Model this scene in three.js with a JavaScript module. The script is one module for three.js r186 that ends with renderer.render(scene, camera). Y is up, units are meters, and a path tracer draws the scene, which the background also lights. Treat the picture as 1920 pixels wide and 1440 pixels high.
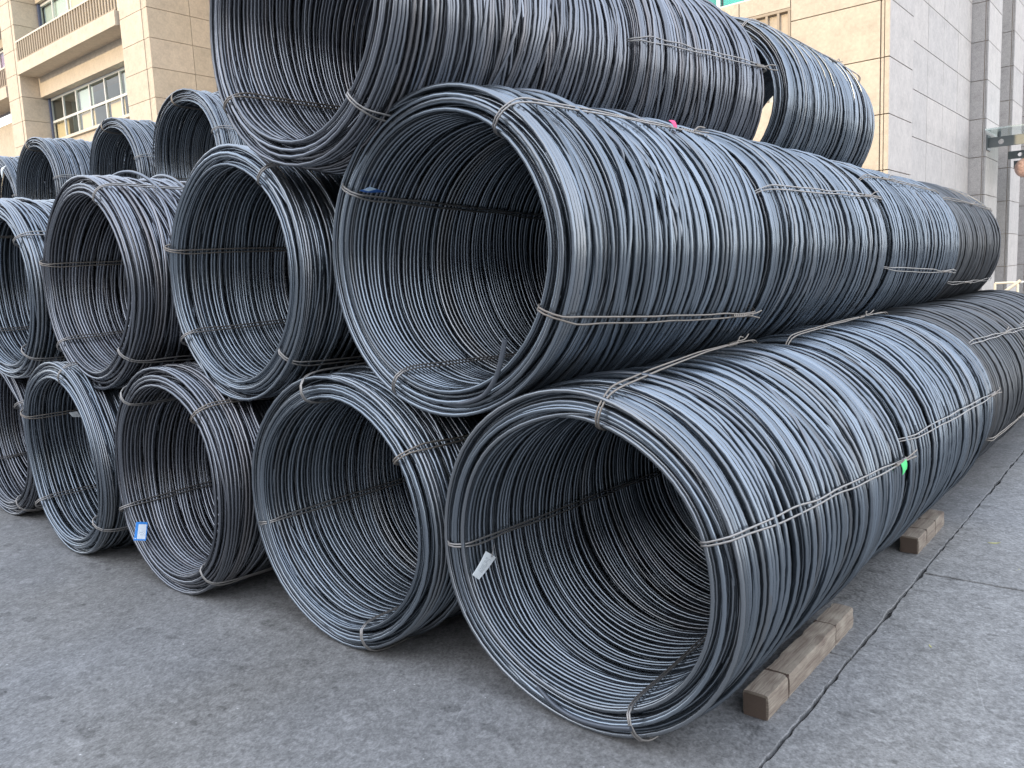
import * as THREE from 'three';
import { mergeGeometries } from 'three/addons/utils/BufferGeometryUtils.js';
import { RoundedBoxGeometry } from 'three/addons/geometries/RoundedBoxGeometry.js';

// ---------------------------------------------------------------- camera, sky, sun, exposure
const W = 1024, H = 768;
const renderer = new THREE.WebGLRenderer({ antialias: true });
renderer.setSize(W, H);
renderer.toneMapping = THREE.LinearToneMapping;
renderer.toneMappingExposure = 1.31;
renderer.shadowMap.enabled = true;
const scene = new THREE.Scene();

const camera = new THREE.PerspectiveCamera(2 * Math.atan(720 / 1520.2) * 180 / Math.PI, W / H, 0.05, 900);
camera.position.set(1.4863, 1.5568, 2.0241);
camera.rotation.set(-0.1297, 0.7002, -0.0463, 'YXZ');
scene.add(camera);

const SUN = new THREE.Vector3(-0.06, 0.235, 0.97).normalize();      // low late sun, behind the camera
const sun = new THREE.DirectionalLight(new THREE.Color().setRGB(1.0, 0.77, 0.47), 2.0);
sun.position.copy(SUN).multiplyScalar(80);
sun.castShadow = true;
sun.shadow.mapSize.set(4096, 4096);
Object.assign(sun.shadow.camera, { left: -45, right: 45, top: 35, bottom: -35, near: 1, far: 200 });
scene.add(sun); scene.add(sun.target);

{ // clear pale evening sky: blue overhead, whiter towards the horizon, warmer round the low sun
  const w = 512, h = 256, a = new Float32Array(w * h * 4);
  const zen = [0.79, 0.90, 1.10], hor = [1.06, 1.05, 1.03], glow = [1.0, 0.78, 0.52];
  for (let j = 0; j < h; j++) for (let i = 0; i < w; i++) {
    const lat = ((j + 0.5) / h - 0.5) * Math.PI, lon = ((i + 0.5) / w - 0.5) * 2 * Math.PI;
    const x = Math.cos(lat) * Math.cos(lon), y = Math.sin(lat), z = Math.cos(lat) * Math.sin(lon);
    const t = Math.pow(1 - Math.max(0, y), 2.6), c = Math.max(0, x * SUN.x + y * SUN.y + z * SUN.z);
    const g = 0.9 * Math.pow(c, 8) + 0.25 * Math.pow(c, 2), o = 4 * (j * w + i);
    for (let k = 0; k < 3; k++) a[o + k] = 1.78 * ((zen[k] * (1 - t) + hor[k] * t) + glow[k] * g * 0.55);
    a[o + 3] = 1;
  }
  const sky = new THREE.DataTexture(a, w, h, THREE.RGBAFormat, THREE.FloatType);
  sky.mapping = THREE.EquirectangularReflectionMapping;
  sky.magFilter = sky.minFilter = THREE.LinearFilter;
  sky.needsUpdate = true;
  scene.background = sky; scene.environment = sky;
}

// ---------------------------------------------------------------- helpers
function rng(seed) { let s = (seed * 2654435761) >>> 0 || 1; return () => { s = (s + 0x6D2B79F5) >>> 0; let t = s; t = Math.imul(t ^ (t >>> 15), t | 1); t ^= t + Math.imul(t ^ (t >>> 7), t | 61); return ((t ^ (t >>> 14)) >>> 0) / 4294967296; }; }
const sm = (t) => t * t * (3 - 2 * t);
const clamp = (v, a, b) => Math.max(a, Math.min(b, v));
const lerp = (a, b, t) => a + (b - a) * t;
function noise1(seed, n = 4096) { const r = rng(seed), v = new Float32Array(n); for (let i = 0; i < n; i++) v[i] = r() * 2 - 1; return (x) => { const i = Math.floor(x), f = sm(x - i); return lerp(v[((i % n) + n) % n], v[(((i + 1) % n) + n) % n], f); }; }
function noise2(seed, nx, ny) { const r = rng(seed), v = new Float32Array(nx * ny); for (let i = 0; i < v.length; i++) v[i] = r() * 2 - 1; return (x, y) => { const i = Math.floor(x), j = Math.floor(y), f = sm(x - i), g = sm(y - j); const i0 = ((i % nx) + nx) % nx, i1 = (i0 + 1) % nx, j0 = ((j % ny) + ny) % ny, j1 = (j0 + 1) % ny; return lerp(lerp(v[j0 * nx + i0], v[j0 * nx + i1], f), lerp(v[j1 * nx + i0], v[j1 * nx + i1], f), g); }; }
const taken = {};
function numbered(name) { const n = taken[name] = (taken[name] ?? -1) + 1; return n ? name + '_' + String(n).padStart(3, '0') : name; }
function shadows(o) { o.traverse((m) => { if (m.isMesh) { m.castShadow = true; m.receiveShadow = true; } }); }
function thing(name, label, category, pos = [0, 0, 0], group) {
  const o = new THREE.Group(); o.name = numbered(name); o.position.set(...pos); o.userData = { label, category };
  if (group) o.userData.group = group; scene.add(o); return o;
}
function part(name, geo, mat, parent, pos, label) { const m = new THREE.Mesh(geo, mat); m.name = name; if (pos) m.position.set(...pos); if (label) m.userData.label = label; parent.add(m); m.castShadow = m.receiveShadow = true; return m; }
const lin = (r, g, b) => new THREE.Color().setRGB(r, g, b);
function texture(n, fn, srgb = true) { // fn(x, y) -> [r, g, b] 0..1
  const a = new Uint8Array(n * n * 4);
  for (let j = 0; j < n; j++) for (let i = 0; i < n; i++) { const c = fn(i, j), o = 4 * (j * n + i); a[o] = 255 * clamp(c[0], 0, 1); a[o + 1] = 255 * clamp(c[1], 0, 1); a[o + 2] = 255 * clamp(c[2], 0, 1); a[o + 3] = 255; }
  const t = new THREE.DataTexture(a, n, n); t.wrapS = t.wrapT = THREE.RepeatWrapping; t.magFilter = THREE.LinearFilter; t.minFilter = THREE.LinearMipmapLinearFilter; t.generateMipmaps = true; if (srgb) t.colorSpace = THREE.SRGBColorSpace; t.needsUpdate = true; return t;
}
function boxUV(g, s = 1) { // uv in metres from position and the face's direction
  const p = g.attributes.position, n = g.attributes.normal, u = new Float32Array(p.count * 2);
  for (let i = 0; i < p.count; i++) { const ax = Math.abs(n.getX(i)), ay = Math.abs(n.getY(i)), az = Math.abs(n.getZ(i)); const x = p.getX(i), y = p.getY(i), z = p.getZ(i);
    if (ay > ax && ay > az) { u[2 * i] = x * s; u[2 * i + 1] = z * s; } else if (ax > az) { u[2 * i] = z * s; u[2 * i + 1] = y * s; } else { u[2 * i] = x * s; u[2 * i + 1] = y * s; } }
  g.setAttribute('uv', new THREE.BufferAttribute(u, 2)); return g;
}
function span(x0, x1, y0, y1, z0, z1) { const g = new THREE.BoxGeometry(Math.abs(x1 - x0), Math.abs(y1 - y0), Math.abs(z1 - z0)); g.translate((x0 + x1) / 2, (y0 + y1) / 2, (z0 + z1) / 2); return boxUV(g); }

// ---------------------------------------------------------------- ground: cast concrete slabs with ragged joints
const TILE = 6;
const concrete = (() => {
  const n = 2048, big = noise2(11, 9, 9), mid = noise2(12, 40, 40), blot = noise2(13, 130, 130), fine = noise2(14, 400, 400), grain = noise2(15, 1024, 1024), warm = noise2(16, 14, 14);
  const spots = new Float32Array(n * n), r = rng(77);
  for (let k = 0; k < 1500; k++) { // small oval damp and oil spots, and pale scuffs
    const cx = r() * n, cy = r() * n, rx = 4 + 22 * r() * r(), ry = rx * (0.35 + 0.35 * r()), a = (r() < 0.72 ? -1 : 0.7) * (0.3 + 0.7 * r()), an = (r() - 0.5) * 1.0, ca = Math.cos(an), sa = Math.sin(an);
    const R = Math.ceil(rx * 1.3);
    for (let y = -R; y <= R; y++) for (let x = -R; x <= R; x++) { const u = (x * ca + y * sa) / rx, v = (-x * sa + y * ca) / ry, q = u * u + v * v + 0.35 * grain((cx + x) / 3, (cy + y) / 3); if (q < 1) { const o = ((Math.round(cy + y) % n + n) % n) * n + ((Math.round(cx + x) % n + n) % n); spots[o] += a * Math.min(1, (1 - q) * 2.2); } }
  }
  for (let k = 0; k < 900; k++) { const x = (r() * n) | 0, y = (r() * n) | 0, s = r() < 0.75 ? 1 : 2; for (let j = 0; j < s; j++) for (let i = 0; i < s; i++) spots[((y + j) % n) * n + (x + i) % n] += 2.2 + 1.5 * r(); } // pale grit
  for (let k = 0; k < 46; k++) { let x = r() * n, y = r() * n, an = r() * 6.3; const l = 20 + 90 * r(), s = 0.6 + 0.6 * r(); for (let i = 0; i < l; i++) { x += Math.cos(an); y += Math.sin(an); an += (r() - 0.5) * 0.05; spots[((y | 0) + n) % n * n + ((x | 0) + n) % n] += s; } } // scrapes
  const f = (i, j) => { const x = i / n, y = j / n; return 0.30 * big(x * 9, y * 9) + 0.16 * mid(x * 40, y * 40) + 0.30 * blot(x * 130, y * 130) + 0.62 * fine(x * 400, y * 400) + 0.75 * grain(i / 2, j / 2) + 0.6 * grain(j, i); };
  const map = texture(n, (i, j) => { const v = 0.466 + 0.076 * f(i, j) + 0.085 * spots[j * n + i], w = 0.005 * warm(i / n * 14, j / n * 14); return [v + w + 0.004, v + w * 0.3, v - w - 0.006]; });
  const bump = texture(1024, (i, j) => { const v = 0.5 + 0.16 * f(i * 2, j * 2) + 0.22 * grain(i, j); return [v, v, v]; }, false);
  for (const t of [map, bump]) t.repeat.set(1 / TILE, 1 / TILE);
  return [1, 1.16].map((k) => new THREE.MeshStandardMaterial({ color: lin(k, k, k), map, bumpMap: bump, bumpScale: 0.004, roughness: 0.82, metalness: 0 }));
})();
const jointDirt = new THREE.MeshStandardMaterial({ color: lin(0.035, 0.034, 0.032), roughness: 1 });
const ground = new THREE.Group(); ground.name = 'ground'; ground.userData = { kind: 'structure', label: 'grey stained concrete yard with ragged slab joints', category: 'ground' }; scene.add(ground);
{
  const sheet = new THREE.PlaneGeometry(700, 700).rotateX(-Math.PI / 2); boxUV(sheet);
  part('joint_bed', sheet, jointDirt, ground, [0, -0.022, 0]);
  const S = 0.515;
  const jag = noise1(31), jag2 = noise1(32);
  // ragged joints run along shared lines, so that neighbours fit each other with a gap
  const edge = (horizontal, at, s, side, gap) => at + side * (gap * (0.5 + 0.35 * jag(s * 9 + at * 7 + side * 40))) + 0.004 * jag2(s * 2.3 + at * 3) + side * 0.007 * Math.max(0, jag(s * 24 + at * 5 + side * 90)) + side * 0.012 * Math.pow(Math.max(0, jag2(s * 7.7 + at * 5 + side * 190)), 3);
  function slab(x0, x1, z0, z1, near, dy = 0) {
    const pts = [], st = near ? 0.018 : 3, gap = near ? 0.006 : 0.02;
    const go = (n, f) => { for (let i = 0; i < n; i++) pts.push(f(i / n)); };
    const nx = Math.ceil((x1 - x0) / st), nz = Math.ceil((z1 - z0) / st);
    go(nx, (t) => { const x = lerp(x0, x1, t); return [x + (t === 0 ? gap * 0.5 : 0), edge(true, z0, x, 1, gap)]; });
    go(nz, (t) => { const z = lerp(z0, z1, t); return [edge(false, x1, z, -1, gap), z]; });
    go(nx, (t) => { const x = lerp(x1, x0, t); return [x, edge(true, z1, x, -1, gap)]; });
    go(nz, (t) => { const z = lerp(z1, z0, t); return [edge(false, x0, z, 1, gap), z]; });
    const sh = new THREE.Shape(pts.map(([x, z]) => new THREE.Vector2(x, -z)));
    const g = new THREE.ExtrudeGeometry(sh, { depth: 0.018, bevelEnabled: true, bevelThickness: 0.003, bevelSize: 0.003, bevelOffset: -0.003, bevelSegments: 1 });
    g.rotateX(-Math.PI / 2); g.translate(0, -0.0185 + dy, 0); boxUV(g);
    part('concrete_slab', g, concrete[x0 >= S ? 1 : 0], ground);
  }
  slab(-7.2, S, -1.14, 5.2, true); slab(-7.2, S, -7.4, -1.14, true);
  slab(S, 6.6, -2.245, 4.2, true, -0.002); slab(S, 6.6, -8.6, -2.245, true, 0.001);
  for (let i = 0; i < 4; i++) { slab(-7.2 - 7.5 * (i + 1), -7.2 - 7.5 * i, -7.4, -1.14, false); slab(-7.2 - 7.5 * (i + 1), -7.2 - 7.5 * i, -1.14, 5.2, false); slab(-7.2 - 7.5 * (i + 1), -7.2 - 7.5 * i, 5.2, 21.5, false); slab(-7.2 - 7.5 * (i + 1), -7.2 - 7.5 * i, -9.0, -7.4, false); }
  slab(-7.2, S, 5.2, 21.5, false); slab(S, 6.6, 4.2, 21.5, false); slab(-7.2, S, -25, -7.4, false); slab(S, 6.6, -25, -8.6, false); slab(6.6, 30, -2.245, 21.5, false); slab(6.6, 30, -25, -2.245, false);
}

// ---------------------------------------------------------------- stone, metal and glass of the office building
const stoneGrain = (() => { const a = noise2(41, 256, 256), b = noise2(42, 32, 32), c = noise2(43, 6, 6); return (k, s) => texture(512, (i, j) => { const v = 1 - k * (0.5 + 0.5 * a(i / 2, j / 2)) - s * (0.5 + 0.5 * b(i / 16, j / 16)) - s * (0.5 + 0.5 * c(i / 85.34, j / 85.34)); return [v, v, v]; }); })();
const stoneMap = stoneGrain(0.08, 0.065), graniteMap = stoneGrain(0.28, 0.05);
const stone = (r, g, b, map = stoneMap, rough = 0.75) => new THREE.MeshStandardMaterial({ color: lin(r, g, b), map, roughness: rough });
const CREAM = [stone(0.68, 0.585, 0.455), stone(0.71, 0.61, 0.48), stone(0.66, 0.57, 0.445)];
const PALE = [stone(0.70, 0.635, 0.575), stone(0.73, 0.66, 0.595), stone(0.685, 0.625, 0.57)];
const GRANITE = [stone(0.62, 0.595, 0.575, graniteMap), stone(0.65, 0.62, 0.595, graniteMap), stone(0.60, 0.575, 0.56, graniteMap)];
const mJoint = new THREE.MeshStandardMaterial({ color: lin(0.34, 0.28, 0.22), roughness: 0.95 });
const mFrame = new THREE.MeshStandardMaterial({ color: lin(0.62, 0.63, 0.60), roughness: 0.45 });
const mTan = new THREE.MeshStandardMaterial({ color: lin(0.36, 0.29, 0.21), roughness: 0.6 });
const mRail = new THREE.MeshStandardMaterial({ color: lin(0.60, 0.54, 0.44), roughness: 0.5 });
const mDarkFrame = new THREE.MeshStandardMaterial({ color: lin(0.07, 0.09, 0.16), roughness: 0.5 });
const mGlass = new THREE.MeshPhysicalMaterial({ color: lin(0.84, 0.92, 0.90), roughness: 0.03, transmission: 1, thickness: 0, ior: 1.5 });
const mTeal = new THREE.MeshPhysicalMaterial({ color: lin(0.28, 0.74, 0.72), roughness: 0.03, transmission: 1, thickness: 0, ior: 1.5 });
const mRoom = new THREE.MeshStandardMaterial({ color: lin(0.50, 0.52, 0.49), roughness: 0.9 });
const mPeach = new THREE.MeshStandardMaterial({ color: lin(0.78, 0.56, 0.34), roughness: 0.9, side: THREE.DoubleSide });
const mBlind = new THREE.MeshStandardMaterial({ color: lin(0.55, 0.58, 0.55), roughness: 0.9, side: THREE.DoubleSide });
const mWhiteBlind = new THREE.MeshStandardMaterial({ color: lin(0.72, 0.78, 0.74), roughness: 0.9, side: THREE.DoubleSide });
const mPurple = new THREE.MeshStandardMaterial({ color: lin(0.35, 0.13, 0.30), roughness: 0.9, side: THREE.DoubleSide });

const office = thing('office_building', 'cream and grey stone-clad office building with balconies behind the wire coils', 'building');
const pr = rng(5);
const G = 0.014; // joint width
function panelZ(x0, x1, y0, y1, z, mats) { part('cladding_panel', span(x0 + G / 2, x1 - G / 2, y0 + G / 2, y1 - G / 2, z - (z === -10.5 ? 0.098 : 0.03), z - 0.0015 * pr()), mats[(pr() * mats.length) | 0], office); }
function panelX(z0, z1, y0, y1, x, mats) { part('cladding_panel', span(x - 0.03, x - 0.0015 * pr(), y0 + G / 2, y1 - G / 2, z0 + G / 2, z1 - G / 2), mats[(pr() * mats.length) | 0], office); }
// a window: frame bars round and between the panes, glass, something behind it
function windowUnit(x0, x1, y0, y1, z, xs, ys, glass, frameMat, behind, fw = 0.07) {
  const w = new THREE.Group(); w.name = 'window'; office.add(w);
  const fr = [span(x0, x1, y1 - fw, y1, z - 0.06, z), span(x0, x1, y0, y0 + fw, z - 0.06, z), span(x0, x0 + fw, y0 + fw, y1 - fw, z - 0.06, z), span(x1 - fw, x1, y0 + fw, y1 - fw, z - 0.06, z)];
  part('frame', mergeGeometries(fr), frameMat, w);
  const X = [x0 + fw, ...xs, x1 - fw], Y = [y0 + fw, ...ys, y1 - fw];
  for (const y of ys) part('rail', span(x0 + fw, x1 - fw, y - 0.035, y + 0.035, z - 0.05, z + 0.006), frameMat, w);
  for (const x of xs) for (let j = 0; j < Y.length - 1; j++) part('mullion', span(x - 0.03, x + 0.03, Y[j] + (j ? 0.035 : 0), Y[j + 1] - (j < Y.length - 2 ? 0.035 : 0), z - 0.05, z + 0.003), frameMat, w);
  for (let j = 0; j < Y.length - 1; j++) for (let i = 0; i < X.length - 1; i++) {
    const g = new THREE.PlaneGeometry(X[i + 1] - X[i], Y[j + 1] - Y[j]); g.translate((X[i] + X[i + 1]) / 2, (Y[j] + Y[j + 1]) / 2, z - 0.03); part('pane', g, glass, w);
    const b = behind && behind(i, j);
    if (b) { const c = new THREE.PlaneGeometry(X[i + 1] - X[i] - 0.05, Y[j + 1] - Y[j], 24, 1), p = c.attributes.position; for (let k = 0; k < p.count; k++) p.setZ(k, 0.018 * Math.sin(p.getX(k) * 55)); c.computeVertexNormals(); c.translate((X[i] + X[i + 1]) / 2, (Y[j] + Y[j + 1]) / 2, z - 0.12); part('curtain', c, b, w); }
  }
  return w;
}
function wallWithHoles(x0, x1, y0, y1, holes, zFront, depth, mat) {
  const s = new THREE.Shape([new THREE.Vector2(x0, y0), new THREE.Vector2(x1, y0), new THREE.Vector2(x1, y1), new THREE.Vector2(x0, y1)]);
  for (const [a, b, c, d] of holes) s.holes.push(new THREE.Path([new THREE.Vector2(a, c), new THREE.Vector2(a, d), new THREE.Vector2(b, d), new THREE.Vector2(b, c)]));
  const g = new THREE.ExtrudeGeometry(s, { depth, bevelEnabled: false }); g.translate(0, 0, zFront - depth); return part('wall', boxUV(g), mat, office);
}
const TOP = 11.6;
{ // ---- right wing: sunny front at z = -10.5
  const z = -10.5, R = (k) => 4.384 + 0.772 * k, xr = -1.913;
  const W1 = [-4.62, -3.31, 4.05, 5.36], W2 = [-6.2, -3.70, 5.62, 7.3], W3 = [-5.0, -3.42, 1.6, 3.40];
  wallWithHoles(-18.93, xr - 0.03, 0, TOP, [W2, W3], z - 0.10, 0.4, mJoint);
  part('room', span(-8, -3.0, 0.8, 8, -14.2, -14), mRoom, office);
  part('room', span(-8.05, -7.95, 0.8, 8, -14, -10.95), mRoom, office);
  part('room', span(-3.0, -2.9, 0.8, 8, -14, -10.95), mRoom, office);
  part('room', span(-8, -3.0, 3.6, 3.75, -14, -10.95), mRoom, office);
  part('room', span(-8, -3.0, 8, 8.15, -14, -10.95), mRoom, office);
  const rows = []; for (let k = -5; k <= 8; k++) rows.push([R(k), R(k + 1)]);
  for (const [a, b] of rows) {
    panelZ(-3.31, -2.035, a, b, z, CREAM); panelZ(-2.035, -1.985, a, b, z - 0.012, CREAM); panelZ(-1.985, xr, a, b, z, CREAM);
  }
  // around the openings, left of the corner bay
  const fill = (x0, x1, y0, y1) => panelZ(x0, x1, y0, y1, z, CREAM);
  fill(-4.12, -3.31, 5.36, 5.62); fill(-6.2, -4.12, 5.36, 5.62); fill(-6.2, -4.62, 4.05, 5.36); fill(-6.2, -4.62, 3.4, 4.05); fill(-4.62, -3.31, 3.4, 4.05); fill(-3.70, -3.31, 5.62, 7.3); fill(-3.42, -3.31, 1.6, 3.4); fill(-6.2, -5.0, 1.6, 3.4); fill(-6.2, -3.31, 0.5, 1.6); fill(-6.2, -3.31, 7.3, 9.0);
  for (let x = -18.9; x < -6.3; x += 2.54) for (const [a, b] of rows) fill(x, Math.min(x + 2.54, -6.2), a, b);
  { // barred blind window: tan bars before a cream panel
    const g = new THREE.Group(); g.name = 'window_grille'; office.add(g);
    part('back_panel', span(W1[0], W1[1], W1[2], W1[3], z - 0.098, z - 0.07), CREAM[1], g);
    part('top_bar', span(W1[0], W1[1], W1[3] - 0.04, W1[3] - 0.002, z - 0.068, z + 0.004), mTan, g);
    part('side_bar', span(W1[1] - 0.04, W1[1] - 0.002, W1[2], W1[3] - 0.042, z - 0.068, z + 0.004), mTan, g);
    part('rail', span(W1[0], W1[1] - 0.042, 4.965, 4.995, z - 0.066, z - 0.03), mTan, g);
    for (const x of [-4.42, -4.23, -4.04, -3.86, -3.68, -3.50]) part('bar', span(x - 0.018, x + 0.018, W1[2], W1[3] - 0.042, z - 0.028, z + 0.002), mTan, g);
    part('lower_panel', span(W1[0], W1[1] - 0.05, W1[2], 4.96, z - 0.066, z - 0.05), mBlind, g);
  }
  windowUnit(W2[0], W2[1], W2[2], W2[3], z - 0.12, [-5.6, -4.52, -4.0], [6.6], mTeal, mFrame, (i) => i === 1 ? mBlind : mWhiteBlind, 0.05);
  windowUnit(W3[0], W3[1], W3[2], W3[3], z - 0.2, [-4.2], [2.9], mGlass, mTan, null, 0.06);
  // shaded side of the same wing, pale stone, receding past two pilasters
  part('wall', span(-1.95 - 4, xr - 0.03, 0, TOP, -11.75, -10.95), mJoint, office);
  for (const [a, b] of rows) panelX(-11.75, -10.5, a, b, xr, PALE);
  const xw = -2.264;
  part('wall', span(-6, xw - 0.03, 0, TOP, -17.64, -11.78), mJoint, office);
  const zs = [-17.64, -16.45, -15.28, -14.12, -12.95, -11.78];
  for (const [a, b] of rows) for (let i = 0; i < 5; i++) panelX(zs[i], zs[i + 1], a, b, xw, PALE);
  for (const [zf, zb] of [[-17.66, -19.1], [-20.7, -22.1], [-23.7, -25.1]]) { // granite pilasters
    part('pilaster', span(-2.6, -1.99, 0, TOP, zb, zf - 0.03), mJoint, office);
    for (const [a, b] of rows) { panelZ(-2.29, -2.02, a, b, zf, GRANITE); panelZ(-2.02, -1.985, a, b, zf - 0.012, GRANITE); panelX(zf - 0.045, zf, a, b, -1.955, GRANITE); panelX(zb, zf - 0.045, a, b, -1.957, PALE); }
    part('wall', span(-6, -2.30, 0, TOP, zb - 1.58, zb - 0.01), PALE[0], office);
  }
}
{ // ---- left block: pillars, window bays and balconies, front at z = -8.7
  const z = -8.7, R = (k) => 7.241 + 0.727 * k, xr = -18.904;
  const rows = []; for (let k = -7; k <= 5; k++) rows.push([R(k), R(k + 1)]);
  part('pillar', span(-20.33, xr - 0.03, 0, TOP, -10.5, z - 0.03), mJoint, office);
  part('pillar', span(-28.32, -27.31, 0, TOP, -10.2, z - 0.03), mJoint, office);
  for (const [a, b] of rows) {
    panelZ(-20.36, -19.2, a, b, z, CREAM); panelZ(-19.2, -19.08, a, b, z - 0.015, CREAM); panelZ(-19.08, xr, a, b, z, CREAM);
    panelX(-9.86, z, a, b, xr, CREAM); panelX(-10.46, -9.86, a, b, xr, CREAM);
    panelZ(-28.35, -27.5, a, b, z, CREAM); panelZ(-27.5, -27.4, a, b, z - 0.015, CREAM); panelZ(-27.4, -27.28, a, b, z, CREAM);
    panelX(-9.5, z, a, b, -27.28, CREAM);
  }
  // bay between the pillars
  part('wall', span(-27.27, -20.37, 8.0, 8.6, -10.2, -9.25), CREAM[1], office);
  part('wall', span(-27.27, -20.37, 0, 6.62, -10.2, -9.45), CREAM[0], office);
  part('wall', span(-27.27, -20.37, 10.9, TOP, -10.2, -9.4), CREAM[0], office);
  part('wall', span(-27.27, -20.37, 8.6, 8.95, -10.2, -9.45), CREAM[0], office);
  const room = (y0, y1) => { part('room', span(-27.27, -20.37, y0, y1, -13.1, -13), mRoom, office); part('room', span(-27.35, -27.27, y0, y1, -13, -10.2), mRoom, office); part('room', span(-20.37, -20.3, y0, y1, -13, -10.5), mRoom, office); part('room', span(-27.27, -20.37, y1, y1 + 0.1, -13, -10.2), mRoom, office); part('room', span(-27.27, -20.37, y0 - 0.1, y0, -13, -10.2), mRoom, office); };
  room(6.5, 8.1); room(8.9, 11);
  windowUnit(-27.26, -20.38, 6.64, 7.99, -9.515, [-26.3, -25.33, -24.38, -23.36, -22.38, -21.4], [7.25], mGlass, mFrame, (i, j) => j === 0 ? [mPeach, null, mPeach, null, mPeach, null, mPeach][i] : (i === 2 || i === 5 ? mBlind : null));
  windowUnit(-27.26, -20.38, 8.97, 10.88, -9.515, [-26.3, -25.2, -23.6, -22.0], [10.2], mGlass, mFrame, (i) => [mBlind, mWhiteBlind, mPeach, mPeach, mPeach][i]);
  part('window_post', span(-27.25, -27.15, 8.96, 10.88, -9.512, -9.44), mDarkFrame, office);
  part('window_post', span(-27.25, -27.17, 6.66, 7.99, -9.512, -9.46), mDarkFrame, office);
  part('window_sill', span(-27.26, -20.38, 6.56, 6.63, -9.447, -9.36), mRail, office);
  function balcony(x0, x1, zf, zb) {
    const b = new THREE.Group(); b.name = 'balcony'; office.add(b);
    part('slab', span(x0, x1, 8.6, 8.96, zb, zf), CREAM[1], b);
    part('slab_edge', span(x0, x1 + 0.004, 8.58, 8.599, zf - 0.05, zf + 0.012), CREAM[2], b);
    part('handrail', span(x0, x1, 9.57, 9.62, zf - 0.11, zf - 0.05), mRail, b);
    part('bottom_rail', span(x0, x1, 9.0, 9.03, zf - 0.10, zf - 0.06), mTan, b);
    const n = Math.round((x1 - x0) / 0.175);
    for (let i = 0; i <= n; i++) { const x = lerp(x0 + 0.05, x1 - 0.05, i / n); part('baluster', span(x - 0.03, x + 0.03, 8.961, 9.569, zf - 0.1, zf - 0.055), mTan, b); }
  }
  balcony(-27.2, -20.45, -8.62, -9.45);
  balcony(-35, -30.45, -9.4, -10.3);
  part('wall', span(-36, -28.36, 0, 8.2, -11.2, -10.3), CREAM[2], office);
  part('wall', span(-36, -28.36, 10.9, TOP, -11.2, -10.3), CREAM[2], office);
  windowUnit(-35.9, -28.4, 8.6, 10.88, -10.4, [-33.5, -31.5, -30], [], mGlass, mFrame, () => mPurple);
  part('roof', span(-36, -6, TOP + 0.001, TOP + 0.3, -25, -8.6), CREAM[1], office);
  part('roof', span(-5.99, -1.9, TOP + 0.001, TOP + 0.3, -25.2, -10.45), CREAM[1], office);
  part('wall', span(-36, -18.95, 0, TOP, -15.2, -15), mRoom, office);
}
{ // glazed entrance canopy on perforated steel brackets, beyond the pilasters
  const c = thing('entrance_canopy', 'glass entrance canopy on perforated grey steel beams fixed to the stone pilaster', 'canopy', [-1.95, 3.9, -18.4]);
  const steel = new THREE.MeshStandardMaterial({ color: lin(0.13, 0.145, 0.15), roughness: 0.45, metalness: 0.4 });
  part('glass_sheet', new THREE.BoxGeometry(3.6, 0.03, 2.4), new THREE.MeshPhysicalMaterial({ color: lin(0.84, 0.90, 0.88), roughness: 0.08, transmission: 0.75, thickness: 0 }), c, [1.82, 0.22, -0.2]);
  const bar = (len, h) => { const s = new THREE.Shape([new THREE.Vector2(0, 0), new THREE.Vector2(len, 0), new THREE.Vector2(len, h), new THREE.Vector2(0, h)]); for (let x = 0.22; x < len; x += 0.5) { const p = new THREE.Path(); p.absarc(x, h / 2, h * 0.27, 0, 7, true); s.holes.push(p); } return new THREE.ExtrudeGeometry(s, { depth: 0.05, bevelEnabled: false }); };
  part('beam', bar(3.4, 0.20), steel, c, [0.018, -0.1, 0.5]);
  part('beam', bar(3.2, 0.16), steel, c, [0.25, -0.30, -0.3]);
  part('beam', bar(3.2, 0.16), steel, c, [0.30, -0.47, -0.7]);
  for (const x of [0.2, 1.6]) part('spider_fitting', new THREE.CylinderGeometry(0.035, 0.035, 0.11, 10), steel, c, [x, 0.15, 0.52]);
  part('fixing_plate', new THREE.BoxGeometry(0.02, 0.3, 0.4), steel, c, [0.006, 0.0, 0.5]);
  const l = thing('globe_lamp', 'pinkish mottled globe lamp hanging under the glass entrance canopy', 'lamp', [-1.33, 3.36, -18.35]);
  const globeTex = (() => { const a = noise2(61, 64, 64); return texture(128, (i, j) => { const v = 0.85 + 0.15 * a(i / 2, j / 2); return [v, v * 0.97, v * 0.96]; }); })();
  part('globe', new THREE.SphereGeometry(0.2, 32, 20), new THREE.MeshStandardMaterial({ color: lin(0.62, 0.45, 0.40), map: globeTex, roughness: 0.5 }), l);
  part('hanger_rod', new THREE.CylinderGeometry(0.012, 0.012, 0.25, 8), steel, l, [0, 0.32, 0]);
  part('collar', new THREE.CylinderGeometry(0.06, 0.075, 0.05, 16), steel, l, [0, 0.2, 0]);
}
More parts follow.
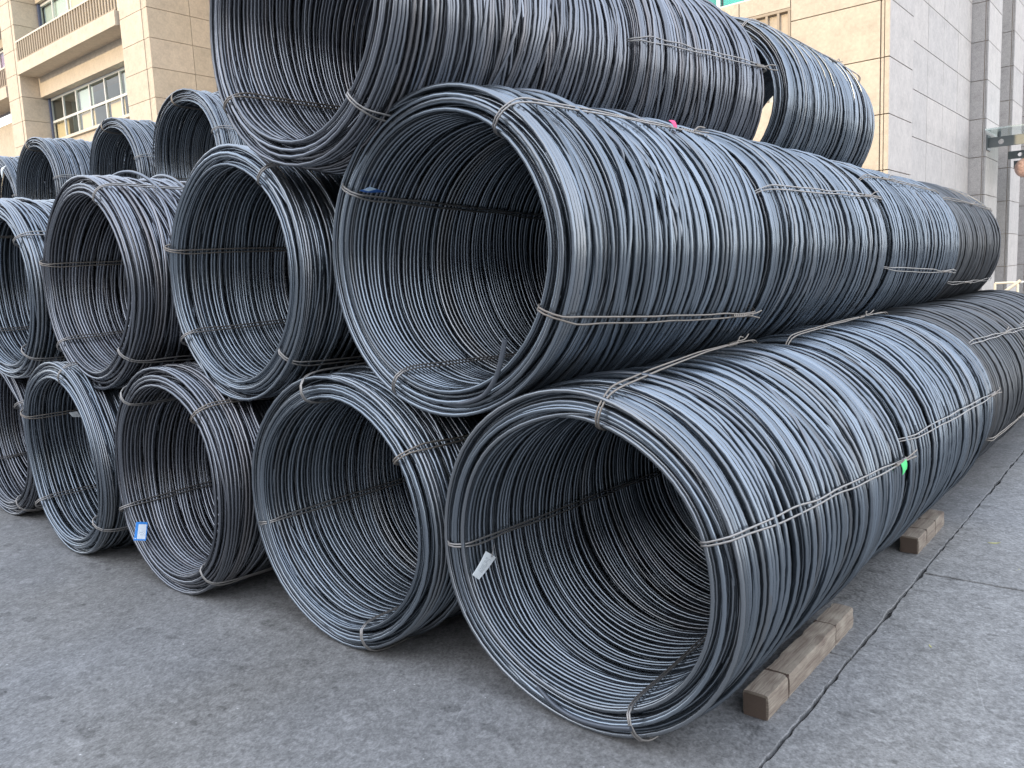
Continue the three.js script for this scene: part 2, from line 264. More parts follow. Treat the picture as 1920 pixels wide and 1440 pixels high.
{ // stair rail at the entrance
  const s = thing('stair_railing', 'cream tubular stair railing in front of the building entrance', 'railing', [-1.0, 0, -15]);
  const tube = (a, b, r = 0.022) => new THREE.TubeGeometry(new THREE.LineCurve3(new THREE.Vector3(...a), new THREE.Vector3(...b)), 1, r, 10);
  const m = new THREE.MeshStandardMaterial({ color: lin(0.72, 0.67, 0.57), roughness: 0.4 });
  part('handrail', tube([-0.6, 0.52, 0], [0.12, 1.10, 0], 0.03), m, s); part('mid_rail', tube([-0.25, 0.52, 0], [0.08, 0.76, 0]), m, s);
  part('top_rail', tube([-0.34, 1.05, -0.4], [0.1, 1.06, -0.4]), m, s); part('cross_rail', tube([0.1, 1.06, -0.42], [0.1, 1.06, 0.02]), m, s);
  for (const [x, z, h] of [[0.08, 0, 1.08], [-0.2, 0, 0.84], [-0.58, 0, 0.53], [-0.34, -0.4, 1.05]]) part('post', tube([x, 0, z], [x, h, z]), m, s);
}
{ // the long workshop behind the camera: its shadow lies over the yard and the pile
  const zf = 22, h = 2.66 + (zf + 4.7) * (SUN.y / SUN.z);
  const b = thing('workshop_building', 'long plain grey workshop across the yard, shading the coils', 'building', [-10, 0, zf]);
  const wall = stone(0.42, 0.43, 0.44), dark = new THREE.MeshStandardMaterial({ color: lin(0.07, 0.09, 0.11), roughness: 0.15 });
  part('wall', span(-45, 45, 0, h - 0.25, 0, 9), wall, b); part('parapet', span(-45.1, 45.1, h - 0.249, h, -0.08, 9.08), stone(0.5, 0.5, 0.5), b);
  for (let i = 0; i < 15; i++) for (const y of [1.2, 4.4]) { const w = part('window', span(-42 + i * 6, -39 + i * 6, y, y + 1.7, -0.03, 0.02), dark, b); part('frame', span(-42.1 + i * 6, -38.9 + i * 6, y - 0.1, y - 0.001, -0.08, 0.02), mFrame, w); }
}

// ---------------------------------------------------------------- wire coils
const D = 0.0176; // rod diameter
// one continuous rod: helices for the outer and inner wall, and close turns filling both rims
function windings({ seed, L, Ro = 0.6, Ri = 0.485, seg = 48, rad = 5, open = 1, rough = 1, d = D, tone = [0.208, 0.238, 0.270], brown = 0.30 }) {
  const fieldZ = noise2(seed * 7 + 1, 7, 64), fieldZ2 = noise2(seed * 7 + 5, 11, 97), fieldR = noise2(seed * 7 + 2, 6, 64);
  const pos = [], nor = [], col = [], idx = [], mid = (Ro + Ri) / 2, splay = 0.5, splayAt = seed * 2.3;
  const cosA = [], sinA = []; for (let k = 0; k < rad; k++) { cosA.push(Math.cos(2 * Math.PI * (k + 0.25) / rad)); sinA.push(Math.sin(2 * Math.PI * (k + 0.25) / rad)); }
  // turns of one layer lie side by side: each keeps clear of the turn before it, however they wander
  function helix(n, zAt, rAt, s, az, ar, fz = 1, layer = false, bulge = 0.6) {
    const nz = noise1(seed * 131 + s), nr = noise1(seed * 131 + s + 1), nc = noise1(seed * 131 + s + 2), nb = noise1(seed * 131 + s + 3), nt = noise1(seed * 131 + s + 4);
    const total = Math.ceil(n * seg), base = pos.length / 3, ph = s * 1.7, Z = new Float32Array(total + 1), Q = new Float32Array(total + 1);
    for (let q = 0; q <= total; q++) {
      const t = q / seg, th = t * 2 * Math.PI + ph, u = t / n;
      const z0 = zAt(u), e = Math.min(-z0, L + z0), damp = 0.2 + 0.8 * sm(clamp(e / 0.2, 0, 1)), a = ((th / (2 * Math.PI)) % 1);
      Z[q] = clamp(z0 + damp * rough * (az * d * (0.9 * nz(t * 2.6) + 1.1 * nz(t * 1.13 + 500)) + fz * (0.075 * fieldZ(a * 7, -z0 * 3.1) + 0.03 * fieldZ2(a * 11, -z0 * 9))), -L - 0.012, 0.012);
      Z[q] -= splay * e * Math.cos(th - splayAt) * Math.exp(-e / 0.22) * (z0 > -L / 2 ? 1 : -1);
      Q[q] = rAt(u) + ar * d * (0.6 * nr(t * 2.3) + 0.5 * nr(t * 0.9 + 300)) + (bulge > 1 ? 0.009 * sm(clamp(e / 0.45, 0, 1)) - 0.012 * sm(clamp(1 - (L + z0) / 0.3, 0, 1)) : 0) + 0.011 * bulge * damp * fieldR(a * 6, -z0 * 3.2);
    }
    if (layer) {
      const m = 0.97 * d;
      for (let it = 0; it < 2; it++) {
        for (let q = seg; q <= total; q++) if (Z[q] > Z[q - seg] - m) { const o = (Z[q] - Z[q - seg] + m) / 2; Z[q] -= o; if (q - seg >= seg) Z[q - seg] += o * 0.5; }
        for (let q = seg; q <= total; q++) Z[q] = Math.min(Z[q], Z[q - seg] - m);
        for (let q = total; q >= 0; q--) { const lo = q + seg <= total ? Z[q + seg] + m : -L - 0.01; if (Z[q] < lo) Z[q] = lo; }
      }
      for (let it = 0; it < 9; it++) { let p = Z[0]; for (let q = 1; q < total; q++) { const k = Z[q]; Z[q] = 0.4 * k + 0.3 * (p + Z[q + 1]); p = k; } }
    }
    for (let q = 0; q <= total; q++) {
      const t = q / seg, th = t * 2 * Math.PI + ph, bury = sm(clamp(1 - 5 * Math.min(t, n - t), 0, 1));
      const z = Z[q] + bury * (zAt(t / n) > -L / 2 ? -0.07 : 0.07), r = lerp(Q[q], mid, bury);
      const c = Math.cos(th), si = Math.sin(th), x = r * c, y = r * si;
      const b = 1 + 0.27 * nc(t * 0.45) + 0.14 * nt(t * 6), w = brown * Math.max(0, nb(t * 0.4) - 0.25);
      const cr = tone[0] * b * (1 + 0.3 * w), cg = tone[1] * b * (1 - 0.08 * w), cb = tone[2] * b * (1 - 0.4 * w);
      for (let k = 0; k < rad; k++) {
        const nx = cosA[k] * c, ny = cosA[k] * si, nzz = sinA[k];
        pos.push(x + nx * d / 2, y + ny * d / 2, z + nzz * d / 2); nor.push(nx, ny, nzz); col.push(cr, cg, cb);
      }
      if (q < total) { const i0 = base + q * rad; for (let k = 0; k < rad; k++) { const k1 = (k + 1) % rad; idx.push(i0 + k, i0 + rad + k, i0 + k1, i0 + k1, i0 + rad + k, i0 + rad + k1); } }
    }
  }
  const zl = (u, a) => -(a + (L - 2 * a) * u);
  const H = (pitch) => Math.round(L / (pitch * open));
  helix(H(0.20), (u) => zl(u, 0.12), () => Ro - d * 0.1, 3, 3.6, 0.3, 1, false, 1.4);               // stray turns riding on the outside
  helix(H(0.042), (u) => zl(u, 0.06), () => Ro - d * 0.7, 1, 2.2, 0.5, 1.2, true, 1.4);           // outer wall: two loose layers crossing each other
  helix(H(0.040), (u) => zl(u, 0.05), () => Ro - d * 1.4, 6, 2.0, 0.6, -0.5, true, 1.4);
  helix(H(0.0205), (u) => zl(u, 0.05), () => Ro - d * 2.6, 11, 0.9, 0.4, 0.5, true, 1.4);
  helix(H(0.0225), (u) => zl(u, 0.05), () => Ri + d * 2.2, 21, 0.4, 0.3, 0.25, true);           // inner wall
  helix(H(0.0255), (u) => zl(u, 0.03), () => Ri + d * 0.8, 31, 0.65, 0.25, 0.6, true);
  helix(H(0.021), (u) => zl(u, 0.10), () => mid, 36, 0.3, 0.6, 0.3);                            // core
  const w = Ro - Ri - 2 * d; // rims
  for (const [j, f, n, deep] of [[0, 0.28, 7, 0.15], [1, 0.55, 7, 0.17], [2, 0.8, 6, 0.17]]) for (const end of [0, 1]) {
    const lip = 0.05 * Math.pow(Math.abs(f - 0.35), 1.5);
    helix(n, (u) => end ? -L + lip + deep * u : -lip - deep * u, (u) => Ri + d + w * f + 0.2 * w * Math.sin(u * 19 + j * 2), 41 + j * 20 + end * 7, 0.7, 0.7);
  }
  helix(4, (u) => -0.010 - 0.06 * u, (u) => Ro - d * (0.7 + 0.2 * u), 111, 0.5, 0.25);
  helix(4, (u) => -0.002 - 0.06 * u, (u) => Ri + d * (0.9 + 0.4 * u), 115, 0.4, 0.3);
  const g = new THREE.BufferGeometry();
  g.setAttribute('position', new THREE.Float32BufferAttribute(pos, 3)); g.setAttribute('normal', new THREE.Float32BufferAttribute(nor, 3)); g.setAttribute('color', new THREE.Float32BufferAttribute(col, 3)); g.setIndex(idx);
  g.userData = { L, Ro, Ri };
  return g;
}
const mRod = new THREE.MeshStandardMaterial({ color: lin(1, 1, 1), vertexColors: true, metalness: 0.88, roughness: 0.26 });
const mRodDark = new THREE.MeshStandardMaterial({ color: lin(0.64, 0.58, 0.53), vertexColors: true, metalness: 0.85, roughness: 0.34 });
const mTie = new THREE.MeshStandardMaterial({ color: lin(0.34, 0.32, 0.30), metalness: 0.7, roughness: 0.42 });
const mTieRust = new THREE.MeshStandardMaterial({ color: lin(0.28, 0.245, 0.21), metalness: 0.6, roughness: 0.5 });

const polar = (r, deg, z) => { const a = deg * Math.PI / 180; return new THREE.Vector3(r * Math.cos(a), r * Math.sin(a), z); };
// two strands of tie wire round the wall of a coil, lengthwise, twisted together on the outside
function tieWire(L, Ro, Ri, a0, a1, seed, knotAt, light) {
  const r = rng(seed), geos = [], rw = 0.0036;
  const aAt = (z) => lerp(a0, a1, clamp(-z / L, 0, 1));
  for (const s of [-1, 1]) {
    const w = (z, k) => { const off = s * (k ? 0.009 + 0.005 * r() : 0.006) / 0.6 * 57.3; return aAt(z) + off * (r() < 0.06 ? 0.3 : 1); };
    const pts = [], push = (rr, z, k) => pts.push(polar(rr, w(z, k), z)), n = 9;
    const out = Ro + 0.010, inn = Ri - 0.005;
    for (let i = 0; i <= n; i++) { const t = i / n, z = lerp(-0.07, -L + 0.07, t), kn = Math.abs(t - knotAt) < 0.09; push(out + 0.003 * r() + 0.011 * Math.pow(Math.sin(Math.PI * t), 0.6), z, !kn); }
    push(out - 0.012, -L + 0.02, 0); push(lerp(out, inn, 0.35), -L - 0.022, 0); push(lerp(out, inn, 0.7), -L - 0.022, 0); push(inn + 0.01, -L + 0.02, 0);
    for (let i = 0; i <= n; i++) push(inn - 0.002 * r(), lerp(-L + 0.07, -0.06, i / n), 1);
    push(inn + 0.010, -0.008, 0); push(lerp(out, inn, 0.72), 0.015, 0); push(lerp(out, inn, 0.35), 0.010, 0); push(Ro - 0.006, -0.016, 0);
    geos.push(new THREE.TubeGeometry(new THREE.CatmullRomCurve3(pts, true, 'centripetal'), 110, rw, 6, true));
  }
  const grp = mergeGeometries(geos);
  const kg = [], zc = -0.07 - (L - 0.14) * knotAt, ro = Ro + 0.020; // the twist
  for (const s of [0, 1]) {
    const pts = []; const len = 0.13;
    for (let i = 0; i <= 30; i++) { const t = i / 30, z = zc + len * (0.5 - t), a = t * 6 * Math.PI + s * Math.PI; pts.push(polar(ro + 0.006 * Math.cos(a), aAt(z) + 0.006 * Math.sin(a) / 0.6 * 57.3, z)); }
    const dir = s ? 1 : -0.4; pts.push(polar(ro + 0.010 + 0.012 * s, aAt(zc) + dir * 1.3, zc - len * 0.5 - 0.05)); pts.push(polar(ro + 0.012 + 0.02 * r(), aAt(zc) + dir * 2.0, zc - len * 0.5 - 0.09 - 0.04 * r()));
    kg.push(new THREE.TubeGeometry(new THREE.CatmullRomCurve3(pts), 60, rw, 6));
  }
  return [grp, mergeGeometries(kg)];
}
const COILS = 'steel wire rod coils stacked in the yard';
function coil(label, geo, [x, y, z], ties, { turn = 0, flip = false, mat = mRod, tieMat = mTie, seed = 1, squash = 1 } = {}) {
  const { L, Ro, Ri } = geo.userData;
  const t = thing('wire_coil', label, 'wire coil', [x, y - Ro, z], COILS);
  const w = part('windings', geo, mat, t, [0, Ro, 0]); w.rotation.z = turn;
  if (flip) { w.rotation.set(0, Math.PI, turn); w.position.z = -L; }
  ties.forEach(([a0, a1, knot = 0.86, m], i) => {
    const [g, k] = tieWire(L, Ro, Ri, a0, a1, seed * 17 + i, knot); g.translate(0, Ro, 0); k.translate(0, Ro, 0);
    const p = part('tie_wire', g, m || (i % 3 === 1 ? mTieRust : tieMat), t); part('twist_knot', k, m || mTieRust, p);
  });
  t.scale.y = squash; // sagged under its own weight
  return t;
}
const N1 = windings({ seed: 3, L: 1.74, seg: 60, rad: 6, rough: 1.1 });
const N2 = windings({ seed: 8, L: 1.60, seg: 60, rad: 6, rough: 0.85, open: 0.95 });
const M1 = windings({ seed: 13, L: 1.55, seg: 46, rad: 5, tone: [0.222, 0.236, 0.262] });
const M2 = windings({ seed: 19, L: 1.70, seg: 46, rad: 5 });
const M3 = windings({ seed: 23, L: 1.95, seg: 44, rad: 5, open: 1.05 });
const F1 = windings({ seed: 29, L: 2.00, seg: 42, rad: 5, open: 1.08 });
const M4 = windings({ seed: 47, L: 1.98, seg: 44, rad: 5, open: 1.05, Ro: 0.632, Ri: 0.515, rough: 1.15 });
const F2 = windings({ seed: 37, L: 1.60, seg: 40, rad: 4, open: 1.05, Ro: 0.68, Ri: 0.552, rough: 1.3 });

// bottom level
const taggedCoil = coil('grey wire coil on the ground by the timber blocks, white paper tag inside its rim', N1, [-0.052, 0.598, -0.07], [[19, 8, 0.93], [76, 100, 0.8], [182, 186, 0.8], [-66, -80, 0.8]], { seed: 2 });
coil('blue-grey wire coil on the ground over the second timber, behind the white-tagged coil', M4, [-0.06, 0.632, -1.80], [[16, 10, 0.93], [84, 92, 0.7], [175, 178], [-90, -95]], { seed: 3, turn: 1.3, squash: 0.955 });
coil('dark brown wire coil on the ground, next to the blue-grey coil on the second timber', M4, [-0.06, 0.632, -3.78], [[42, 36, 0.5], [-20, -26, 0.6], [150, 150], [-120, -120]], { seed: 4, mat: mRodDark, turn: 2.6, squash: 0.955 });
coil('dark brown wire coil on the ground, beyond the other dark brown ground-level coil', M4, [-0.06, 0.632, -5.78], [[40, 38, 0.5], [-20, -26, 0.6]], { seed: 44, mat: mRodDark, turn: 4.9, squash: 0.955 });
coil('grey wire coil on the ground next to the white-tagged coil, its opening empty', M2, [-1.276, 0.598, -0.03], [[104, 98, 0.5], [33, 28, 0.7], [193, 190, 0.8], [-73, -80, 0.8]], { seed: 5, turn: 0.4 });
coil('grey wire coil on the ground with a blue and white tag hanging inside', M1, [-2.53, 0.598, 0.075], [[128, 122, 0.5], [44, 40, 0.7], [203, 198, 0.8], [-52, -56, 0.8]], { seed: 6, turn: 2.4 });
coil('grey wire coil on the ground beyond the blue-tagged coil, a small white label inside', M2, [-3.71, 0.598, 0.12], [[72, 70, 0.5], [153, 148], [218, 214], [-38, -42]], { seed: 7, turn: 4.1 });
coil('bluish wire coil on the ground at the far end of the front row', M1, [-5.12, 0.598, 0.0], [[28, 24, 0.7], [120, 118], [210, 206], [-60, -62]], { seed: 8, turn: 5.2 });
// second level
const cornerCoil = coil('large blue-grey wire coil on the second level, a loose rod end sticking up inside', N2, [-0.613, 1.652, -0.075], [[52, 58, 0.82], [-23, -31, 0.88], [149, 157, 0.8], [-118, -112, 0.8]], { seed: 9, turn: 0.8 });
coil('pale blue wire coil on the second level, right behind the corner coil', M3, [-0.60, 1.66, -1.66], [[25, 29, 0.82], [-60, -62], [150, 150], [-120, -120]], { seed: 10, turn: 3.6 });
coil('blue-grey wire coil on the second level, next to the dark brown one', F1, [-0.60, 1.66, -3.60], [[-15, -21, 0.75], [48, 46, 0.2], [150, 150], [-120, -120]], { seed: 11, turn: 1.0 });
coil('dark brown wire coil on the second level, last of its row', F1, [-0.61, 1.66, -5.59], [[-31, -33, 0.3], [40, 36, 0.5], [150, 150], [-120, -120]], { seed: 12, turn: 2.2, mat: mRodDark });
const underCoil = coil('grey wire coil on the second level directly under the large top coil', M2, [-1.975, 1.632, -0.06], [[50, 44, 0.6], [164, 160, 0.8], [214, 208, 0.8], [-42, -44, 0.8]], { seed: 13, turn: 3.0 });
const crownCoil = coil('grey wire coil on the second level with loose turns bulging from its crown', M1, [-3.27, 1.632, 0.05], [[58, 50, 0.5], [165, 160], [220, 214], [-44, -46]], { seed: 14, turn: 1.6 });
coil('blue-grey wire coil on the second level at the far end of the front', M2, [-4.55, 1.635, 0.07], [[33, 30, 0.6], [130, 130], [215, 212], [-48, -50]], { seed: 15, turn: 5.6 });
// third level
coil('brownish grey wire coil on the third level, the topmost with a wide dark opening', M1, [-1.235, 2.632, 0.03], [[-49, -52, 0.7], [212, 208, 0.8], [110, 108], [40, 40]], { seed: 16, turn: 0.2 });
coil('blue-grey wire coil on the third level, between the brownish coil and the sun-touched coil', M1, [-1.20, 2.655, -1.52], [[1, 11, 0.93], [90, 90], [180, 180], [-90, -90]], { seed: 17, turn: 4.4 });
coil('wire coil on the third level with low sun on its crown, last of its row', M3, [-1.15, 2.655, -3.28], [[58, 42, 0.7], [-43, -48, 0.85], [180, 180], [-120, -120]], { seed: 18, turn: 2.9 });
// coils behind the front ones
const inner = 'wire coil in the second rank, behind the front coils';
for (const [x, y] of [[-1.28, 0.6], [-2.58, 0.6], [-3.84, 0.6]]) coil(inner + ' on the ground', F1, [x, y, -1.84], [], { seed: 20, turn: x * 3 });
for (const [x, y] of [[-1.95, 1.64], [-3.2, 1.64]]) coil(inner + ' on the second level', F1, [x, y, -1.84], [], { seed: 21, turn: x * 3 });
// the farther pile of slightly wider coils, its third level showing over the front pile
const far = [[-6.1, -2.2, 'wire coil on top of the farther pile, close beside the large top coil'], [-7.75, -2.25, 'wire coil on top of the farther pile, second from the large top coil'], [-9.35, -2.05, 'wire coil on top of the farther pile, third from the large top coil'], [-10.95, -2.15, 'wire coil on top of the farther pile with a white paper scrap at its rim']];
far.forEach(([x, z, label], i) => coil(label, F2, [x, 2.83, z], [[20 - 4 * i, 16, 0.6], [100, 100], [190, 190], [-70, -70]], { seed: 30 + i, turn: i * 1.7 }));
for (let i = 0; i < 5; i++) coil('wire coil on the second level of the farther pile', F2, [-5.27 - 1.62 * i, 1.755, -2.2], [], { seed: 40, turn: i * 2.1 });
for (let i = 0; i < 5; i++) coil('wire coil on the ground in the farther pile', F2, [-5.9 - 1.65 * i, 0.68, -2.2], [], { seed: 41, turn: i * 1.2 });

// loose rod ends
function rodEnd(parent, pts) { const c = new THREE.CatmullRomCurve3(pts.map((p) => new THREE.Vector3(...p))); const g = new THREE.TubeGeometry(c, 40, D / 2, 8); const cap = new THREE.CircleGeometry(D / 2, 8); const q = new THREE.Quaternion().setFromUnitVectors(new THREE.Vector3(0, 0, 1), c.getTangent(1)); cap.applyQuaternion(q); const e = c.getPoint(1); cap.translate(e.x, e.y, e.z); const m = new THREE.MeshStandardMaterial({ color: lin(0.11, 0.122, 0.142), metalness: 0.55, roughness: 0.4 }); part('rod_end', mergeGeometries([g.toNonIndexed(), cap.toNonIndexed()]), m, parent); }

// ---------------------------------------------------------------- timber blocks
const wood = (() => { const a = noise2(51, 8, 128), b = noise2(52, 64, 512), c = noise2(53, 20, 20); return texture(512, (i, j) => { const g = 0.5 * a(i / 64, j / 4) + 0.35 * b(i / 8, j) + 0.5 * c(i / 25.6, j / 25.6); const v = 0.53 + 0.12 * g; return [v + 0.02, v - 0.03 + 0.01 * g, v - 0.085]; }); })();
const mWood = new THREE.MeshStandardMaterial({ map: wood, bumpMap: wood, bumpScale: 0.002, roughness: 0.9 });
const mWoodEnd = new THREE.MeshStandardMaterial({ color: lin(0.11, 0.078, 0.058), bumpMap: wood, bumpScale: 0.003, roughness: 0.95 });
const mBand = new THREE.MeshStandardMaterial({ color: lin(0.05, 0.028, 0.018), roughness: 0.8 });
function timber(label, z0, z1, cuts) {
  const t = thing('timber_block', label, 'timber', [0.389, 0, z0], 'timber blocks under the outer coils'), w = 0.093, h = 0.094, L = z0 - z1;
  const cs = [0, ...cuts, L];
  for (let i = 0; i < cs.length - 1; i++) { const g = new THREE.BoxGeometry(w, h, cs[i + 1] - cs[i] - (i < cs.length - 2 ? 0.014 : 0), 6, 6, 24); { const p = g.attributes.position, n1 = noise2(61 + i, 64, 64), n2 = noise2(71 + i, 64, 64); for (let k = 0; k < p.count; k++) { const x = p.getX(k), y = p.getY(k), z = p.getZ(k), ed = Math.min(w / 2 - Math.abs(x), h / 2 - Math.abs(y)) + Math.max(w / 2 - Math.abs(x), h / 2 - Math.abs(y)); const wear = ed < 0.004 ? 0.004 + 0.005 * Math.max(0, n1(z * 30 + 9, x * 40 + y * 7)) : 0; p.setXYZ(k, x - Math.sign(x) * wear + 0.0016 * n1(z * 26 + 5, y * 60), y - Math.sign(y) * wear * (y > 0 ? 1 : 0) + (y > 0 ? 0.0018 * n2(z * 26 + 5, x * 60) : 0), z); } } g.translate(0, h / 2, -(cs[i] + cs[i + 1]) / 2); const u = boxUV(g).attributes.uv, p = g.attributes.position, n = g.attributes.normal; for (let k = 0; k < u.count; k++) { const f = Math.abs(n.getZ(k)) > 0.7; u.setXY(k, f ? p.getX(k) * 3 : p.getZ(k) * 0.9, f ? p.getY(k) * 3 : (p.getX(k) + p.getY(k)) * 2.2); } part('beam', g, mWood, t); }
  part('end_grain', new THREE.PlaneGeometry(w - 0.012, h - 0.012).translate(0, h / 2, 0.002), mWoodEnd, t);
  for (const c of cuts) part('saw_cut', span(-w / 2 + 0.003, w / 2 - 0.003, 0.003, h - 0.003, -c - 0.010, -c + 0.010), mBand, t);
}
timber('weathered square timber block under the white-tagged coil', -0.505, -1.42, [0.19, 0.70]);
timber('weathered square timber block under the blue-grey coil behind the white-tagged one', -2.5, -3.08, [0.18, 0.38]);

// ---------------------------------------------------------------- tags and flags
rodEnd(cornerCoil, [[-0.02, 0.055, -0.02], [0.10, 0.067, -0.004], [0.197, 0.098, 0.006], [0.24, 0.128, 0.015], [0.278, 0.172, 0.02], [0.306, 0.232, 0.022], [0.326, 0.302, 0.02]]);
rodEnd(taggedCoil, [[-0.20, 0.105, -0.03], [-0.10, 0.078, 0.0], [0.0, 0.07, 0.016], [0.12, 0.083, 0.022], [0.225, 0.112, 0.024]]);
const mLoose = new THREE.MeshStandardMaterial({ color: lin(0.178, 0.195, 0.22), metalness: 0.88, roughness: 0.28 });
function looseTurn(parent, Ro, z, a0, a1, lift, drift) { const pts = []; for (let i = 0; i <= 14; i++) { const t = i / 14, k = Math.sin(Math.PI * t); const p = polar(Ro - 0.03 + 0.03 * Math.min(1, 6 * k) + lift * k * k, lerp(a0, a1, t), z + drift * (t - 0.5) + 0.02 * k); p.y += Ro; pts.push(p); } part('loose_turn', new THREE.TubeGeometry(new THREE.CatmullRomCurve3(pts), 60, D / 2, 6), mLoose, parent); }
for (const [c, list] of [[crownCoil, [[0.6, -0.3, 30, 128, 0.03, 0.1], [0.6, -0.52, 40, 150, 0.024, -0.08], [0.6, -0.75, 25, 115, 0.034, 0.06], [0.6, -1.0, 45, 140, 0.028, -0.1]]], [underCoil, [[0.6, -0.28, 55, 150, 0.035, 0.08], [0.6, -0.5, 60, 165, 0.045, -0.06]]], [cornerCoil, [[0.6, -0.42, 30, 120, 0.018, 0.16], [0.6, -0.95, 20, 110, 0.016, -0.14]]], [taggedCoil, [[0.6, -0.35, 25, 125, 0.016, 0.18], [0.6, -0.8, 10, 100, 0.02, -0.2], [0.6, -1.2, 30, 118, 0.016, 0.15]]]]) for (const l of list) looseTurn(c, ...l);
// a thin card from its four corners (top left, top right, bottom right, bottom left), slightly bent
function card(c, bend, th = 0.0016) {
  const [A, B, C, E] = c.map((p) => new THREE.Vector3(...p)), n = new THREE.Vector3().crossVectors(B.clone().sub(A), E.clone().sub(A)).normalize().negate();
  const g = new THREE.BoxGeometry(1, 1, 1, 6, 8, 1), p = g.attributes.position, v = new THREE.Vector3();
  for (let i = 0; i < p.count; i++) { const u = p.getX(i) + 0.5, w = 0.5 - p.getY(i), z = p.getZ(i); v.copy(A).lerp(B, u); const q = E.clone().lerp(C, u); v.lerp(q, w).addScaledVector(n, z * th + bend * Math.sin(w * 3) + 0.4 * bend * Math.sin(u * 4 + w)); p.setXYZ(i, v.x, v.y, v.z); }
  g.computeVertexNormals(); return g;
}
function print(w, h, draw) { const c = document.createElement('canvas'); c.width = w; c.height = h; const x = c.getContext('2d'); draw(x, w, h); const t = new THREE.CanvasTexture(c); t.colorSpace = THREE.SRGBColorSpace; return new THREE.MeshStandardMaterial({ map: t, roughness: 0.55, side: THREE.DoubleSide }); }
const pl = rng(88);
const greyLines = (x, x0, y0, w, h, n, col) => { x.fillStyle = col; for (let i = 0; i < n; i++) { let a = x0; while (a < x0 + w * 0.92) { const l = w * (0.05 + 0.14 * pl()); if (pl() < 0.75) x.fillRect(a, y0 + h * i / n, Math.min(l, x0 + w - a), h / n * 0.35); a += l + w * 0.03; } } };
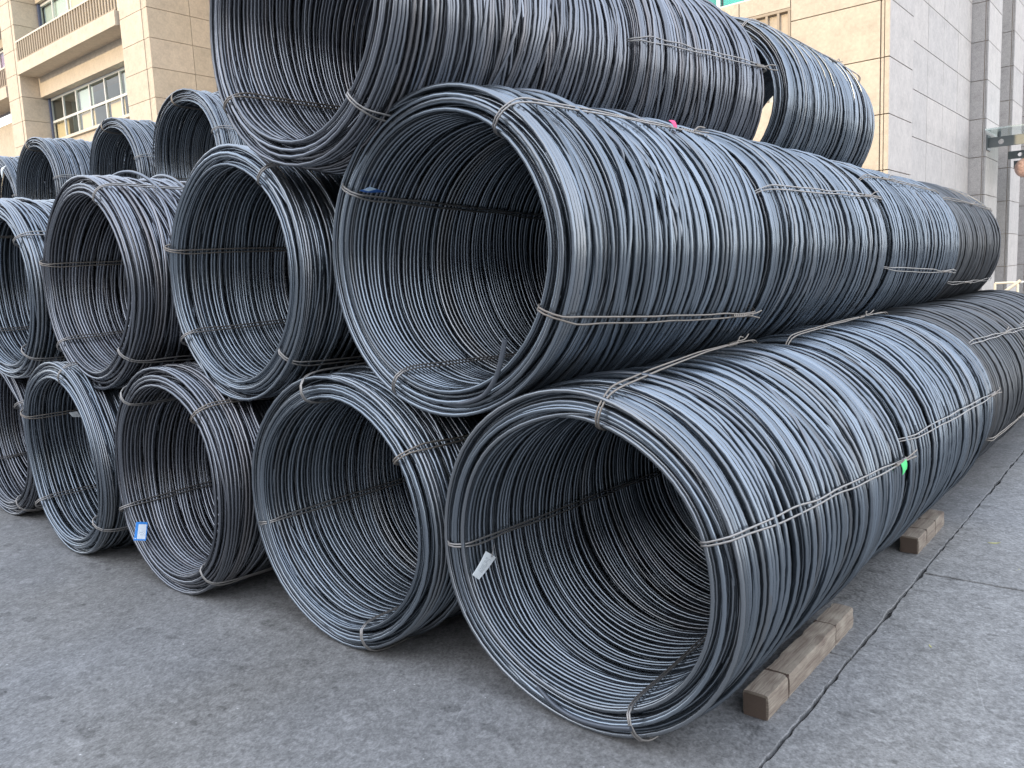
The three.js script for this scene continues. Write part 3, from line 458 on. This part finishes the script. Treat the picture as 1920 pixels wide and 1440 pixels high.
{
  const mCard = print(128, 256, (x, w, h) => { x.fillStyle = '#dfe4e4'; x.fillRect(0, 0, w, h); greyLines(x, 30, 50, 70, 150, 14, '#8f989c'); });
  const t = thing('paper_tag', 'white paper tag wired inside the rim of the coil by the timber', 'tag', [-0.49, 0.55, -0.12]);
  part('card', card([[-0.003, 0.002, -0.008], [0.006, -0.034, -0.053], [0.014, -0.085, 0.055], [0.006, -0.06, 0.082]], 0.004), mCard, t);
  part('hanging_wire', new THREE.TubeGeometry(new THREE.CatmullRomCurve3([[0.0, 0.012, -0.055], [0.01, -0.008, -0.03], [0.012, -0.02, -0.022], [0.01, -0.022, -0.03], [-0.012, 0.01, -0.06]].map((p) => new THREE.Vector3(...p))), 24, 0.0012, 5), mTie, t);
  const mBlue = print(128, 180, (x, w, h) => { x.fillStyle = '#3f8fe0'; x.fillRect(0, 0, w, h); x.fillStyle = '#e4ecf2'; x.fillRect(30, 24, w - 40, h - 38); greyLines(x, 44, 90, 60, 60, 5, '#9aa6b2'); x.fillStyle = '#eef4fa'; x.fillRect(8, h - 22, 12, 8); });
  const b = thing('label_tag', 'blue and white label tag hanging inside a ground-level coil', 'tag', [-2.873, 0.31, 0.035]);
  part('card', card([[-0.022, 0.018, 0.035], [-0.012, 0.004, -0.023], [0.064, -0.073, 0.032], [0.048, -0.059, 0.091]], 0.003), mBlue, b);
  const e = thing('label_tag', 'dark blue label folded over the tie of the coil with the loose rod end', 'tag', [-0.98, 1.92, -0.06]);
  part('card', card([[-0.004, -0.004, 0.006], [0.012, 0.010, -0.035], [0.004, -0.004, -0.13], [-0.002, -0.008, -0.05]], 0.004), print(64, 64, (x) => { x.fillStyle = '#27508c'; x.fillRect(0, 0, 64, 64); x.fillStyle = '#9fb4c4'; x.fillRect(20, 0, 44, 22); }), e);
  const f = thing('paper_tag', 'small pale label inside the coil beyond the blue-tagged one', 'tag', [-4.11, 0.80, -0.14]);
  part('card', card([[-0.008, 0.02, 0.02], [0.002, 0.02, -0.03], [0.002, -0.02, -0.045], [-0.012, -0.012, 0.0]], 0.003), mCard, f);
  const s = thing('paper_tag', 'white paper scrap caught in the rim of a farther coil', 'tag', [-10.39, 3.27, -2.1]);
  part('card', card([[-0.09, 0.0, 0.02], [0.1, 0.02, 0.02], [0.0, -0.04, 0.03], [-0.03, -0.13, 0.03]], 0.01), mCard, s);
  const cloth = (r, g, bl) => new THREE.MeshStandardMaterial({ color: lin(r, g, bl), roughness: 0.7, side: THREE.DoubleSide });
  const gr = thing('tape_flag', 'bright green tape flag on the tie knot of the white-tagged coil', 'tape', [0.572, 0.678, -1.63]);
  part('flag', card([[0, 0.022, 0.035], [0.004, 0.03, -0.03], [0.006, -0.014, -0.035], [0.004, -0.026, 0.03]], 0.004), cloth(0.10, 0.72, 0.22), gr);
  const pk = thing('tape_flag', 'bright pink tape flag on the top tie of the large corner coil', 'tape', [-0.255, 2.175, -1.19]);
  part('flag', card([[-0.01, 0.018, 0.018], [0.0, 0.02, -0.016], [0.010, -0.012, -0.018], [0.01, -0.014, 0.012]], 0.004), cloth(0.8, 0.08, 0.22), pk);
  const leafM = cloth(0.42, 0.40, 0.16);
  const leaf = new THREE.Shape(); leaf.moveTo(-0.03, 0); leaf.quadraticCurveTo(0, 0.018, 0.035, 0.002); leaf.quadraticCurveTo(0, -0.014, -0.03, 0);
  const leafG = new THREE.ExtrudeGeometry(leaf, { depth: 0.001, bevelEnabled: false, curveSegments: 8 }).rotateX(-Math.PI / 2); { const p = leafG.attributes.position; for (let i = 0; i < p.count; i++) p.setY(i, p.getY(i) + 0.004 + 5 * p.getX(i) ** 2); leafG.computeVertexNormals(); }
  for (const [x, z, a, k] of [[0.719, -2.895, 0.4, 1], [0.741, -1.411, 2.1, 0.45], [0.885, -2.522, 1.2, 0.5]]) { const o = new THREE.Mesh(leafG, leafM); o.name = numbered('dry_leaf'); o.position.set(x, 0.0, z); o.rotation.y = a; o.scale.setScalar(k); o.userData = { label: 'small dry yellow leaf lying on the concrete beside the slab joint', category: 'leaf', group: 'dry leaves on the concrete' }; scene.add(o); }
}
shadows(scene);
renderer.render(scene, camera);
